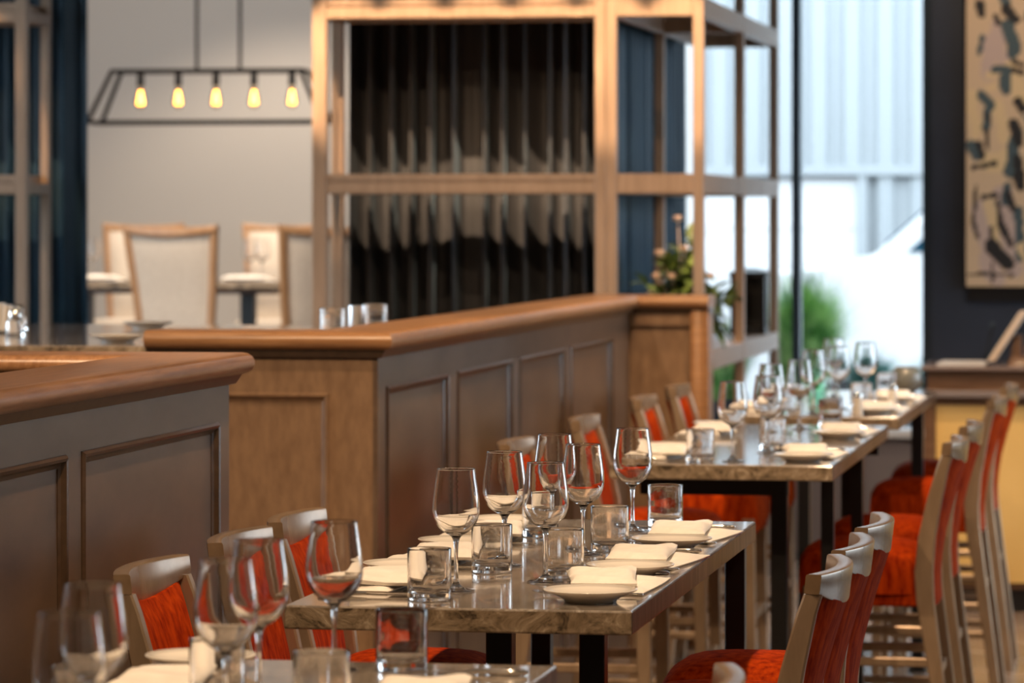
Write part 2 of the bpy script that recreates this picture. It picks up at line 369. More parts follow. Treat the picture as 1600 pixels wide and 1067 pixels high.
# ================================================================== shelving screens
def screen(name_label, posts, beams, boards, loc):
    r = empty('shelving_screen', loc); tag(r, name_label, 'shelving')
    for (x, y, wx, wy) in posts: bxo('post', M['shelf'], r, x-wx/2, x+wx/2, y-wy/2, y+wy/2, .6, 3.9, bev=.003, seg=1)
    for b in beams: bxo('rail', M['shelf'], r, *b, bev=.003, seg=1)
    for b in boards: bxo('shelf_board', M['shelf'], r, *b)
    local(r); return r
LV = (1.10, 1.845, 2.58, 3.315)
YA, YB = 15.80, 16.15
def unitA(x0, x1, wl, wr, label):
    posts = [(x0, YA, wl, .05), (x0, YB, wl*.8, .05), (x1, YA, wr, .05), (x1, YB, wr*.8, .05)]
    beams, boards = [], []
    for z in LV:
        xa, xb = x0+wl/2, x1-wr/2
        beams.append((xa, xb, YA-.022, YA+.02, z-.03, z+.018)); beams.append((xa, xb, YB-.02, YB+.022, z-.03, z+.018))
        for xx in (x0, x1): beams.append((xx-.02, xx+.02, YA+.025, YB-.025, z-.03, z+.018))
        boards.append((xa, xb, YA-.018, YB+.018, z+.026, z+.052))
        boards.append((xa, xb, YA-.008, YB+.008, z+.018, z+.026))
    return screen(label, posts, beams, boards, ((x0+x1)/2, YA, .6))
unitA(-3.557, -2.362, .062, .044, 'tall open wooden shelving screen before the dark curtains, in the centre')
unitA(-6.05, -4.86, .05, .047, 'tall open wooden shelving screen cut off by the left edge of the photo')
xs = (-2.316, -1.952); ys = (YA, 17.3, 18.8)
posts = [(x, y, .044, .05) for x in xs for y in ys]; beams = []
for z in LV:
    for y in ys: beams.append((xs[0]+.022, xs[1]-.022, y-.022, y+.022, z-.03, z+.052))
    for x in xs:
        for a, b in zip(ys, ys[1:]): beams.append((x-.02, x+.02, a+.025, b-.025, z-.03, z+.052))
scrB = screen('tall open wooden shelving screen running back to the bright window', posts, beams, [(xs[0]+.02, xs[1]-.02, ys[0]+.022, ys[1]-.022, 1.13, 1.15), (xs[0]+.02, xs[1]-.02, ys[1]+.022, ys[2]-.022, 1.13, 1.15)], (-2.13, YA, .6))

# ================================================================== curtains
def curtain(label, pts, z0, z1, amp, n, seed, mat='curtain'):
    r = random.Random(seed); bm = bmesh.new()
    P = [Vector((a, b, 0)) for a, b in pts]
    segs = [(P[i], P[i+1]) for i in range(len(P)-1)]; L = sum((b-a).length for a, b in segs)
    N = int(L*90); ks = []
    # irregular pleats: phase advances at varying speed
    ph = 0; A = []
    speed = 1; 
    ctrl = [r.uniform(.65, 1.45) for _ in range(n+3)]; ac = [r.uniform(.65, 1.15) for _ in range(n+3)]
    rows = []
    for i in range(N+1):
        s = i/N; q = s*n; k = int(q); t = q-k; t = t*t*(3-2*t)
        sp = ctrl[k]*(1-t)+ctrl[k+1]*t; am = ac[k]*(1-t)+ac[k+1]*t
        ph += 2*PI*n/N*sp
        d = s*L
        for a, b in segs:
            l = (b-a).length
            if d <= l+1e-6: break
            d -= l
        u = (b-a).normalized(); nrm = Vector((u.y, -u.x, 0)); base = a+u*min(d, l)
        wv = math.sin(ph); wv = wv*(1.15-.25*abs(wv)); off = amp*am*(wv + .28*math.sin(2.1*ph+1.3))
        side = .25*amp*math.cos(ph)
        rows.append((base, u, nrm, off, side))
    zs = [z0, z0+(z1-z0)*.35, z0+(z1-z0)*.7, z1]
    G = []
    for j, z in enumerate(zs):
        kz = 1.1 - .3*j/3
        G.append([bm.verts.new(b + n_*off*kz + u*side + Vector((0, 0, z))) for (b, u, n_, off, side) in rows])
    for a, b in zip(G, G[1:]):
        for i in range(N): bm.faces.new((a[i], a[i+1], b[i+1], b[i]))
    o = link('curtain', bm, M[mat], None, True)
    mod = o.modifiers.new('thick', 'SOLIDIFY'); mod.thickness = .004
    tag(o, label, 'curtain'); return o
curtain('long dark pleated curtain hanging behind the central shelving screen', [(-3.56, 16.36), (-2.42, 16.36)], .62, 3.88, .088, 12, 3)
curtain('dark pleated curtain behind the shelving screen that runs to the window', [(-2.46, 16.5), (-2.46, 19.2)], .62, 3.88, .04, 22, 5, 'blue_lit_curtain')
curtain('navy pleated curtain at the left, behind the shelving screen cut off there', [(-6.0, 16.40), (-4.755, 16.36)], .62, 3.88, .06, 9, 11, 'blue_lit_curtain')

# ================================================================== tables
def rough_slab(x0, x1, y0, y1, z0, z1, seed):
    r = random.Random(seed); bm = bmesh.new(); box(bm, x0, x1, y0, y1, z0, z1, bev=.0035, seg=2)
    for f_ in bm.faces:
        f_.material_index = 0 if (f_.normal.z > .3) else 1
    bm.normal_update()
    for f_ in bm.faces: f_.material_index = 0 if f_.normal.z > .3 else (2 if abs(f_.normal.x) > .8 else 1)
    return bm
TX0, TX1, ZT = -1.54, -.925, 1.04
def table(y0, y1, label, legs, seed, x0=TX0, x1=TX1, zt=ZT, th=.042, zf=0, apron=True, bars=()):
    r = empty('dining_table', ((x0+x1)/2, (y0+y1)/2, zf)); tag(r, label, 'table')
    link('tabletop', rough_slab(x0, x1, y0, y1, zt-th, zt, seed), [M['marble'], M['marble_edge'], M['marble_side']], r)
    for (x, y, wd) in legs:
        lg = bxo('leg', M['black'], r, x-wd/2, x+wd/2, y-wd/2, y+wd/2, zf+.012, zt-th-.005, bev=.002, seg=1)
        bxo('foot_plate', M['black'], lg, x-.035, x+.035, y-.035, y+.035, zf, zf+.012)
    for (bx0, bx1, by0, by1, bh) in bars: bxo('apron', M['black'], r, bx0, bx1, by0, by1, zt-th-bh, zt-th-.001, bev=.002, seg=1)
    if len(legs) > 1 and apron:
        a = min(l[1] for l in legs); b = max(l[1] for l in legs); cx = (x0+x1)/2
        bxo('apron', M['black'], r, cx-.03, cx+.03, a, b, zt-th-.055, zt-th, bev=.002, seg=1)
        for (x, y, wd) in legs:
            if abs(x-cx) > .06: bxo('cross_bar', M['black'], r, min(cx, x), max(cx, x), y-.02, y+.02, zt-th-.05, zt-th-.002, bev=.002, seg=1)
    for ch in r.children:
        ch.matrix_parent_inverse = Matrix.Translation(-Vector(r.location))
    return r
TP = {1: 'the frontmost marble table', 2: 'the in-focus marble table', 3: 'the third marble table', 4: 'the farthest marble table'}
table(3.9, 5.74, 'taupe marble high table nearest the camera, cut by the bottom edge', [(-1.0, 5.66, .045), (-1.23, 4.2, .045), (-1.0, 4.2, .045)], 1)
table(6.55, 8.52, 'taupe marble high table in focus in the centre foreground', [(-1.03, 6.80, .046), (-1.225, 6.95, .048), (-.965, 8.475, .044), (-1.40, 8.475, .044)], 2, apron=False)
table(10.46, 12.50, 'taupe marble high table standing third from the camera', [(-1.105, 10.8, .046), (-.965, 10.75, .036), (-.965, 11.75, .036), (-1.05, 12.44, .044)], 3, apron=False, bars=[(-1.50, -1.08, 10.78, 10.82, .065), (-1.12, -.95, 12.42, 12.46, .05)])
table(13.03, 15.02, 'marble high table farthest from the camera, ending at the bar', [(-1.1, 13.4, .045), (-.97, 14.6, .045), (-1.40, 14.6, .045)], 4)
bm = bmesh.new(); box(bm, TX0, TX1+.005, 12.98, 13.03, 0, 0)
bm.free()

# ================================================================== bar stools
RX, RW = -.21, .215        # rail x at the ends, half width
def bow(y): return .034*(1-(y/RW)**2)
def make_stool():
    r = empty('bar_chair')
    # rear posts: curved in side view, one mesh each
    side = [(-.235, 0, .017), (-.21, .20, .019), (-.175, .45, .022), (-.150, .62, .026), (-.146, .70, .027), (-.155, .80, .025), (-.175, .90, .022), (-.200, 1.0, .018), (-.212, 1.035, .017)]
    for s in (-1, 1):
        bm = bmesh.new(); st = []
        for i, (x, z, h) in enumerate(side):
            st.append(((x, s*(RW-.016), z), (1, 0, 0), (0, 1, 0), rrect(h, .0155, .004, 1)))
        sweep(bm, st, None); link('rear_leg', bm, M['bronze'], r, True, 35)
        bm = bmesh.new()
        sweep(bm, [((.195, s*.19, 0), (1, 0, 0), (0, 1, 0), rrect(.015, .015, .003, 1)), ((.180, s*.19, .62), (1, 0, 0), (0, 1, 0), rrect(.021, .019, .003, 1)), ((.180, s*.19, .655), (1, 0, 0), (0, 1, 0), rrect(.021, .019, .003, 1))], None)
        link('front_leg', bm, M['bronze'], r, True, 35)
    def rung(name, p0, p1, w, h):
        bm = bmesh.new(); p0 = Vector(p0); p1 = Vector(p1); d = (p1-p0).normalized(); ax = Vector((0, 0, 1)); ay = d.cross(ax).normalized()
        sweep(bm, [(p0, ay, (0, 0, 1), rrect(w/2, h/2, .004, 1)), (p1, ay, (0, 0, 1), rrect(w/2, h/2, .004, 1))], None)
        link(name, bm, M['bronze'], r, True, 35)
    for s in (-1, 1):
        rung('side_rung', (-.175, s*.195, .44), (.185, s*.19, .44), .018, .026)
        rung('side_rung', (-.205, s*.195, .24), (.19, s*.19, .24), .018, .026)
    rung('footrest', (.188, -.19, .31), (.188, .19, .31), .024, .034)
    rung('back_rung', (-.18, -.19, .40), (-.18, .19, .40), .018, .03)
    # seat: thick padded cushion with a domed top
    bm = bmesh.new(); n = 14
    def seat_pt(u, v):
        e = (1-abs(u)**5)**.5*(1-abs(v)**5)**.5 if abs(u) < 1 and abs(v) < 1 else 0
        return e
    x0, x1, hy = -.145, .225, .212
    top = [[None]*(n+1) for _ in range(n+1)]; bot = [[None]*(n+1) for _ in range(n+1)]
    for i in range(n+1):
        for j in range(n+1):
            u = math.sin(PI/2*(2*i/n-1)); v = math.sin(PI/2*(2*j/n-1))
            e = seat_pt(u, v); cx = (x0+x1)/2; hx = (x1-x0)/2
            # squircle footprint
            k = (1 - .035*u*u*v*v*2)
            top[i][j] = bm.verts.new((cx+hx*u*k, hy*v*k, .685+.085*e**.6+.012*(1-u*u)*(1-v*v)))
            if 0 < i < n and 0 < j < n: bot[i][j] = bm.verts.new((cx+hx*u*k, hy*v*k, .635))
    ring = {}
    for i in range(n+1):
        for j in range(n+1):
            if i in (0, n) or j in (0, n):
                bot[i][j] = bm.verts.new(top[i][j].co + Vector((0, 0, -.05)))
    for i in range(n):
        for j in range(n):
            bm.faces.new((top[i][j], top[i+1][j], top[i+1][j+1], top[i][j+1]))
            bm.faces.new((bot[i][j], bot[i][j+1], bot[i+1][j+1], bot[i+1][j]))
    for k in range(n):
        bm.faces.new((top[k+1][0], top[k][0], bot[k][0], bot[k+1][0])); bm.faces.new((top[k][n], top[k+1][n], bot[k+1][n], bot[k][n]))
        bm.faces.new((top[0][k], top[0][k+1], bot[0][k+1], bot[0][k])); bm.faces.new((top[n][k+1], top[n][k], bot[n][k], bot[n][k+1]))
    bmesh.ops.recalc_face_normals(bm, faces=bm.faces[:])
    link('seat', bm, M['velvet'], r, True, 60)
    bxo('seat_frame', M['velvet'], r, -.14, .205, -.2, .2, .60, .637, bev=.006)
    # upholstered back, bowed, following the posts
    bm = bmesh.new(); ny, nz = 14, 10; hw = RW-.034
    def post_x(z):
        for (a, b) in zip(side, side[1:]):
            if a[1] <= z <= b[1]: return a[0]+(b[0]-a[0])*(z-a[1])/(b[1]-a[1])
        return side[-1][0]
    F, B = [], []
    for i in range(ny+1):
        y = -hw + 2*hw*i/ny; ztop = 1.035-.032*(1-(y/RW)**2)+.004; fr, bk = [], []
        for k in range(nz+1):
            z = .60 + (ztop-.60)*k/nz; t = k/nz
            ed = min(1, min(i, ny-i)/1.5); ez = min(1, (nz-k)/2 + .6)
            bx = post_x(z) - bow(y)*(.25+.75*t)
            fr.append(bm.verts.new((bx + .006 + .020*ed*ez, y, z))); bk.append(bm.verts.new((bx - .008 - .012*ed, y, z)))
        F.append(fr); B.append(bk)
    for i in range(ny):
        for k in range(nz):
            bm.faces.new((F[i][k], F[i+1][k], F[i+1][k+1], F[i][k+1])); bm.faces.new((B[i][k], B[i][k+1], B[i+1][k+1], B[i+1][k]))
        bm.faces.new((F[i][0], B[i][0], B[i+1][0], F[i+1][0])); bm.faces.new((F[i][nz], F[i+1][nz], B[i+1][nz], B[i][nz]))
    for k in range(nz):
        bm.faces.new((F[0][k], F[0][k+1], B[0][k+1], B[0][k])); bm.faces.new((F[ny][k], B[ny][k], B[ny][k+1], F[ny][k+1]))
    bmesh.ops.recalc_face_normals(bm, faces=bm.faces[:])
    link('backrest', bm, M['velvet'], r, True, 60)
    # polished top rail
    bm = bmesh.new(); st = []; n = 24
    for i in range(n+1):
        y = -RW-.001 + (2*RW+.002)*i/n; u = y/RW; u = max(-1, min(1, u)); zb = 1.036-.033*(1-u*u)
        x = RX - .002 - bow(y if abs(y) < RW else math.copysign(RW, y))
        c = .5*(zb+1.072); h = (1.072-zb)/2; tilt = .10
        dy = .034*2*y/RW**2
        nrm = Vector((1, -dy, 0)).normalized()
        st.append(((x, y, c), nrm, (-.12, 0, 1), rrect(.0155, h, .004, 2)))
    sweep(bm, st, None); link('top_rail', bm, M['rail'], r, True, 40)
    return r
stool = make_stool(); first = True
def put_stool(x, y, rz, label, group):
    global first
    o = stool if first else copy_tree(stool); first = False
    o.location = (x, y, 0); o.rotation_euler = (0, 0, rz); tag(o, label, 'chair', group)
GR, GL = 'bar chairs along the right side of the tables', 'bar chairs along the partition side of the tables'
XR, XL = -.862, -1.668
for y, rz, lab in ((5.33, 0, 'red bar chair at the bottom edge showing only its pale top rail tip'),
               (7.155, 0, 'red bar chair at right of in-focus table, nearest the camera of three'),
               (7.67, 0, 'red bar chair at right of in-focus table, middle of the three'),
               (8.22, 0, 'red bar chair at right of in-focus table, farthest of the three'),
               (11.25, 0, 'red bar chair right of the third table, its near one, tall bronze post showing'),
               (12.1, 0, 'red bar chair right of the third table, its far one'),
               (13.85, 0, 'red bar chair right of the farthest table, its near one'),
               (14.85, .0, 'red bar chair right of the farthest table, last before the bar')):
    put_stool(XR, y, PI + rz, lab, GR)
for y, rz, lab in ((6.94, 0, 'red bar chair on partition side of in-focus table, nearest the camera'),
               (7.625, 0, 'red bar chair on partition side of in-focus table, middle of three'),
               (8.14, 0, 'red bar chair on partition side of in-focus table, farthest of three'),
               (10.95, 0, 'red bar chair on partition side of the third table, nearest'),
               (12.25, 0, 'red bar chair on partition side of the third table, its far one'),
               (13.66, 0, 'red bar chair on partition side of the farthest table, near one'),
               (14.62, 0, 'red bar chair on partition side of the farthest table, beside the partition return')):
    put_stool(XL, y, rz, lab, GL)

# ================================================================== glassware
def make_wine(name='wine_glass'):
    r = empty(name)
    foot = [(0, .0), (.034, .0), (.0350, .0010), (.0345, .0020), (.022, .0045), (.011, .0085), (.0060, .014), (.0045, .022)]
    stem = [(.0045, .022), (.0037, .040), (.0036, .065), (.0045, .085), (.0070, .095), (.0115, .101)]
    out = [(.0115, .101), (.021, .106), (.031, .1145), (.038, .1255), (.0422, .139), (.0430, .151), (.0420, .166), (.0396, .186), (.0365, .206), (.0350, .2205), (.0347, .222)]
    inn = [(.0340, .222), (.0341, .2203), (.0356, .206), (.0386, .186), (.0410, .166), (.0419, .151), (.0410, .139), (.0366, .127), (.0290, .1165), (.019, .1085), (.009, .1050), (0, .1040)]
    def sm(pts, k=3):
        out_ = []
        n = len(pts)
        for i in range(n-1):
            p0 = pts[max(0, i-1)]; p1 = pts[i]; p2 = pts[i+1]; p3 = pts[min(n-1, i+2)]
            for j in range(k):
                t = j/k
                out_.append(tuple(.5*((2*p1[a]) + (-p0[a]+p2[a])*t + (2*p0[a]-5*p1[a]+4*p2[a]-p3[a])*t*t + (-p0[a]+3*p1[a]-3*p2[a]+p3[a])*t**3) for a in (0, 1)))
        out_.append(pts[-1]); return out_
    link('bowl', lathe(sm(out, 2) + sm(inn, 2), 40), M['glass'], r, True)
    link('stem', lathe(sm(stem, 2), 24), M['glass'], r, True)
    link('foot', lathe([(0, 0), (.034, 0)] + sm(foot[2:], 2), 40), M['glass'], r, True, 50)
    return r
wine = make_wine(); wfirst = True
def put_wine(x, y, label, group, z=ZT, s=1):
    global wfirst
    o = wine if wfirst else copy_tree(wine); wfirst = False
    o.location = (x, y, z+.0004); o.scale = (s, s, s); o.rotation_euler = (0, 0, rnd.uniform(0, 3)); tag(o, label, 'wine glass', group); return o
tb = lathe([(0, 0), (.0365, 0), (.0384, .0015), (.0388, .004), (.0390, .05), (.0392, .0905), (.0388, .0918), (.0380, .0920), (.0372, .0912), (.0370, .088), (.0366, .05), (.0362, .020), (.0345, .0150), (.030, .0132), (0, .0128)], 40)
tumbler = link('tumbler', tb, M['glass'], None, True, 60); tfirst = True
def put_tumbler(x, y, label, group, z=ZT, s=1):
    global tfirst
    o = tumbler
    if not tfirst: o = tumbler.copy(); C.objects.link(o)
    tfirst = False
    o.location = (x, y, z+.0004); o.scale = (s, s, s); tag(o, label, 'glass', group); return o
ordn = ['nearest', 'second', 'third', 'fourth', 'fifth', 'sixth']
def wl(side, k, n, t): 
    place = {0: 'nearest the camera', n-1: 'farthest back'}.get(k, 'second from the near end')
    return f'wine glass, {side} row of {TP[t]}, {place}'
GW = {t: f'wine glasses on {TP[t]}' for t in TP}; GT = {t: f'tumblers on {TP[t]}' for t in TP}
for k, (x, y) in enumerate([(-1.29, 6.85), (-1.29, 7.36), (-1.29, 7.97)]): put_wine(x, y, wl('left', k, 3, 2), GW[2])
for k, (x, y) in enumerate([(-1.158, 7.05), (-1.177, 7.63), (-1.16, 8.22)]): put_wine(x, y, wl('right', k, 3, 2), GW[2])
for x, y, lab in [(-1.26, 4.28, 'clear wine glass at the lower left corner, lowest and most blurred'),
             (-1.33, 4.62, 'blurred clear wine glass second from the left edge on the nearest table'),
             (-1.25, 4.98, 'blurred clear wine glass just left of the cream plate on the nearest table'),
             (-1.28, 5.29, 'clear wine glass second from right on the nearest table, before a red chair'),
             (-1.246, 5.63, 'clear wine glass overlapping the corner of the in-focus table')]: put_wine(x, y, lab, GW[1])
for x, y, lab in [(-1.216, 10.60, 'wine glass at the near edge of the third marble table'),
             (-1.16, 11.0, 'wine glass second from the near edge of the third marble table'),
             (-1.24, 11.86, 'wine glass farther back in the left row of the third marble table'),
             (-1.19, 12.25, 'wine glass at the far end of the third marble table')]: put_wine(x, y, lab, GW[3])
for x, y, lab in [(-1.23, 13.15, 'wine glass at the near end of the farthest marble table, before green grass'),
             (-1.18, 13.55, 'wine glass in the middle of the farthest marble table'),
             (-1.115, 13.95, 'wine glass right of centre on the farthest marble table'),
             (-1.27, 14.4, 'wine glass at the far end of the farthest marble table')]: put_wine(x, y, lab, GW[4])
for k, (x, y) in enumerate([(-1.306, 6.68), (-1.29, 7.22), (-1.333, 8.045)]): put_tumbler(x, y, f'short straight clear tumbler, left row of {TP[2]}, ' + ['nearest', 'middle', 'farthest'][k], GT[2])
for k, (x, y) in enumerate([(-1.139, 7.14), (-1.136, 7.72), (-1.106, 8.35)]): put_tumbler(x, y, f'short straight clear tumbler, right row of {TP[2]}, ' + ['nearest', 'middle', 'farthest'][k], GT[2])
for x, y, lab in [(-1.318, 5.2, 'blurred tumbler before the cream plate on the nearest table'),
             (-1.41, 4.82, 'blurred tumbler at the lower left corner of the photo'),
             (-1.14, 5.07, 'blurred tumbler at the bottom edge, below the frontmost corner wine glass'),
             (-1.145, 5.64, 'tumbler at the far edge of the nearest table, before the in-focus slab')]: put_tumbler(x, y, lab, GT[1])
for x, y, lab in [(-1.30, 10.55, 'tumbler at the left near corner of the third marble table'),
             (-1.16, 11.14, 'tumbler right of the wine glasses on the third marble table'),
             (-1.10, 12.35, 'tumbler at the far end of the third marble table')]: put_tumbler(x, y, lab, GT[3])
for x, y, lab in [(-1.10, 13.57, 'tumbler before the cream plates on the farthest marble table'),
             (-1.076, 14.45, 'tumbler at the far end of the farthest marble table'), (-1.315, 13.12, 'tumbler at the near left of the farthest marble table')]: put_tumbler(x, y, lab, GT[4])

# ================================================================== place settings
pb = lathe([(0, .0), (.046, .0), (.048, .004), (.056, .009), (.072, .0155), (.0825, .020), (.0838, .022), (.0822, .0232), (.070, .0185), (.054, .0125), (.030, .0110), (0, .0110)], 48)
plate = link('side_plate', pb, M['ceramic'], None, True, 60)
def napkin_mesh(name, parent, L, W, h, tw, z, seed, lift=0, shift=(0, 0)):
    r = random.Random(seed); bm = bmesh.new(); nx, ny = 14, 14
    ph = [r.uniform(0, 6) for _ in range(4)]
    T_, B_ = [], []
    for i in range(nx+1):
        a, b = [], []
        for j in range(ny+1):
            u = 2*i/nx-1; v = 2*j/ny-1
            e = max(0, (1-u**6)*(1-v**6))**.5
            x = u*W/2*(1 + .05*math.sin(2*v+ph[0])) + tw*v; y = v*L/2*(1+.04*math.sin(2.3*u+ph[1]))
            zz = h*(.35 + .65*e) + .0035*math.sin(5*v+ph[2]+2*u)*e + lift*max(0, u)*(.6+.4*v)
            a.append(bm.verts.new((x+shift[0], y+shift[1], z+zz))); b.append(bm.verts.new((x*(1-.03)+shift[0], y*.98+shift[1], z + lift*.6*max(0, u)*(.6+.4*v))))
        T_.append(a); B_.append(b)
    for i in range(nx):
        for j in range(ny):
            bm.faces.new((T_[i][j], T_[i+1][j], T_[i+1][j+1], T_[i][j+1])); bm.faces.new((B_[i][j], B_[i][j+1], B_[i+1][j+1], B_[i+1][j]))
    for k in range(nx):
        bm.faces.new((T_[k+1][0], T_[k][0], B_[k][0], B_[k+1][0])); bm.faces.new((T_[k][ny], T_[k+1][ny], B_[k+1][ny], B_[k][ny]))
    for k in range(ny):
        bm.faces.new((T_[0][k], T_[0][k+1], B_[0][k+1], B_[0][k])); bm.faces.new((T_[nx][k+1], T_[nx][k], B_[nx][k], B_[nx][k+1]))
    bmesh.ops.recalc_face_normals(bm, faces=bm.faces[:])
    return link(name, bm, M['cloth'], parent, True, 70)
nap = empty('napkin')
napkin_mesh('lower_fold', nap, .30, .135, .011, .012, 0, 1, shift=(.022, .0))
napkin_mesh('upper_fold', nap, .25, .125, .017, -.014, .0115, 2, lift=.007, shift=(-.012, .005))
def make_knife():
    bm = bmesh.new(); st = []
    for (x, hy, hz) in ((0, .003, .002), (.004, .0085, .0040), (.03, .0085, .0045), (.075, .006, .0038), (.09, .005, .003)):
        st.append(((x, 0, .0052), (0, 1, 0), (0, 0, 1), rrect(hy, hz, min(hy, hz)*.7, 2)))
    sweep(bm, st, None); r = empty('knife'); link('handle', bm, M['steel'], r, True, 60)
    bm = bmesh.new(); st = []
    for (x, hy, hz, o) in ((.09, .005, .002, 0), (.10, .009, .001, .002), (.16, .010, .0009, .002), (.19, .0075, .0008, 0), (.212, .002, .0006, -.004)):
        st.append(((x, o, .0045), (0, 1, 0), (0, 0, 1), rect(hy, hz)))
    sweep(bm, st, None); link('blade', bm, M['steel'], r); return r
def make_fork():
    bm = bmesh.new(); st = []
    for (x, hy, z) in ((0, .003, .004), (.004, .009, .0042), (.04, .007, .0055), (.10, .003, .009), (.125, .0035, .008), (.14, .011, .005), (.155, .0125, .004)):
        st.append(((x, 0, z), (0, 1, 0), (0, 0, 1), rrect(hy, .0014, .001, 1)))
    sweep(bm, st, None); r = empty('fork'); link('handle', bm, M['steel'], r, True, 60)
    for k in range(4):
        y = -.0105 + .007*k; bm = bmesh.new()
        sweep(bm, [((.154, y, .004), (0, 1, 0), (0, 0, 1), rect(.002, .001)), ((.18, y, .005), (0, 1, 0), (0, 0, 1), rect(.0017, .001)), ((.20, y, .009), (0, 1, 0), (0, 0, 1), rect(.0012, .0008))], None)
        link('tine', bm, M['steel'], r)
    return r
knife, fork = make_knife(), make_fork()
used = set()
def put(proto, x, y, rz, label, cat, group, z=ZT):
    if proto.name in used: o = copy_tree(proto)
    else: o = proto; used.add(proto.name)
    o.location = (x, y, z+.0004); o.rotation_euler = (0, 0, rz); tag(o, label, cat, group); return o
def setting(side, t, where, yp, yn, yk, what='pnkf', dx=0):
    s = 1 if side == 'right' else -1; cx = -1.2325; rz = 0 if s > 0 else PI
    lab = f'{side} side of {TP[t]}, {where}' if where else f'{side} side of {TP[t]}'
    if 'p' in what: put(plate, cx + s*.212 + dx, yp, rnd.uniform(0, 3), f'cream side plate on the {lab}', 'plate', f'side plates on {TP[t]}')
    if 'n' in what: put(nap, cx + s*.205 + dx, yn, rz + rnd.uniform(-.06, .06), f'folded white cloth napkin on the {lab}', 'napkin', f'napkins on {TP[t]}')
    if 'k' in what: put(knife, cx + s*.287 + dx, yk, PI + (0 if s > 0 else PI) + rnd.uniform(-.04, .04), f'steel knife, {lab}', 'knife', f'knives on {TP[t]}')
    if 'f' in what: put(fork, cx + s*.292 + dx, yp + s*.105, PI + (0 if s > 0 else PI) + rnd.uniform(-.05, .05), f'steel fork on the {lab}', 'fork', f'forks on {TP[t]}')
for k, yp in enumerate((6.70, 7.20, 7.80)): setting('right', 2, ['nearest the camera', 'in the middle', 'farthest back'][k], yp, yp+.27, yp+.50)
for k, (yp, yn, yk) in enumerate(((7.16, 6.93, 6.73), (7.70, 7.46, 7.27), (8.26, 8.02, 7.83))): setting('left', 2, ['nearest the camera', 'in the middle', 'farthest back'][k], yp, yn, yk)
setting('right', 1, '', 5.05, 5.25, 5.60, 'nk')
setting('left', 1, '', 5.60, 5.32, 5.12, 'pn')
setting('right', 3, 'near end', 10.62, 10.88, 11.12)
setting('right', 3, 'far end', 11.75, 12.02, 12.25)
setting('left', 3, 'near end', 11.02, 10.78, 10.58)
setting('left', 3, 'far end', 12.2, 11.94, 11.74)
setting('right', 4, 'near end', 13.2, 13.45, 13.65)
setting('right', 4, 'far end', 14.05, 14.30, 14.52)
setting('left', 4, '', 13.6, 13.36, 13.16, 'pn')

# salt and pepper, vase, bottle on the farthest table
def shaker(x, y, label):
    r = empty('shaker', (x, y, ZT+.0004)); tag(r, label, 'shaker', 'shakers on the farthest marble table')
    link('body', lathe([(0, 0), (.018, 0), (.0195, .004), (.016, .05), (.0165, .062)], 20), M['ceramic'], r, True, 50)
    link('lid', lathe([(.0165, .062), (.0165, .070), (.012, .078), (0, .080)], 20), M['steel'], r, True, 50)
shaker(-1.075, 13.12, 'small white shaker near the corner, left of a pair on the farthest table')
shaker(-1.0, 13.72, 'small white shaker, right of a pair on the farthest table')
v = empty('vase', (-1.03, 14.85, ZT+.0004)); tag(v, 'round smoky glass bowl vase at the far end beside the bar', 'vase')
link('bowl', lathe([(0, 0), (.03, 0), (.05, .012), (.062, .04), (.058, .075), (.04, .10), (.037, .10), (.054, .075), (.058, .04), (.046, .016), (0, .006)], 32), nmat('smoky_glass', (.35, .36, .33), .15, Transmission_Weight=.6), v, True, 60)
link('pebbles', lathe([(0, .008), (.04, .016), (.05, .035), (.03, .045), (0, .047)], 16), nmat('pebble', (.3, .27, .24), .8), v, True)
b = empty('bottle', (-1.27, 13.75, ZT+.0004)); tag(b, 'pale green glass water bottle among the glasses on the farthest table', 'bottle')
link('body', lathe([(0, 0), (.032, 0), (.034, .004), (.034, .09), (.028, .12), (.013, .15), (.012, .19), (.010, .19), (.010, .15), (.025, .12), (.031, .09), (.031, .008), (0, .006)], 28), nmat('green_glass', (.55, .85, .65), .02, Transmission_Weight=1.0), b, True, 60)
link('cap', lathe([(.0125, .182), (.0135, .182), (.0135, .198), (0, .199)], 20), M['steel'], b, True, 50)

# ================================================================== bar counter
br = empty('bar_counter', (0, 16.9, 0)); tag(br, 'dark wood topped bar counter with yellow front panel at right', 'bar')
bxo('counter_top', M['bar_top'], br, -1.10, 4.35, 16.70, 17.35, 1.052, 1.07, bev=.004)
bxo('fascia', M['bar_wood'], br, -1.07, 4.35, 16.74, 17.32, .965, 1.052)
bxo('trim_strip', M['lilac'], br, -1.09, 4.35, 16.72, 17.33, .935, .965, bev=.004)
bxo('recessed_rail', M['bar_wood'], br, -1.07, 4.35, 16.77, 17.30, .90, .935)  # dark wood strip set back below the trim
for k in range(4):
    x0 = -1.035 + k*1.2; bxo('front_panel', M['yellow'], br, x0, x0+1.197, 16.78, 16.80, .13, .90)
bxo('corner_post', M['bar_wood'], br, -1.085, -1.036, 16.76, 17.30, 0, .90)
bxo('carcass', M['bar_wood'], br, -1.036, 4.35, 16.80, 17.28, .1, .90)
bxo('kick_board', M['black'], br, -1.036, 4.35, 16.82, 17.2, 0, .13)
local(br)
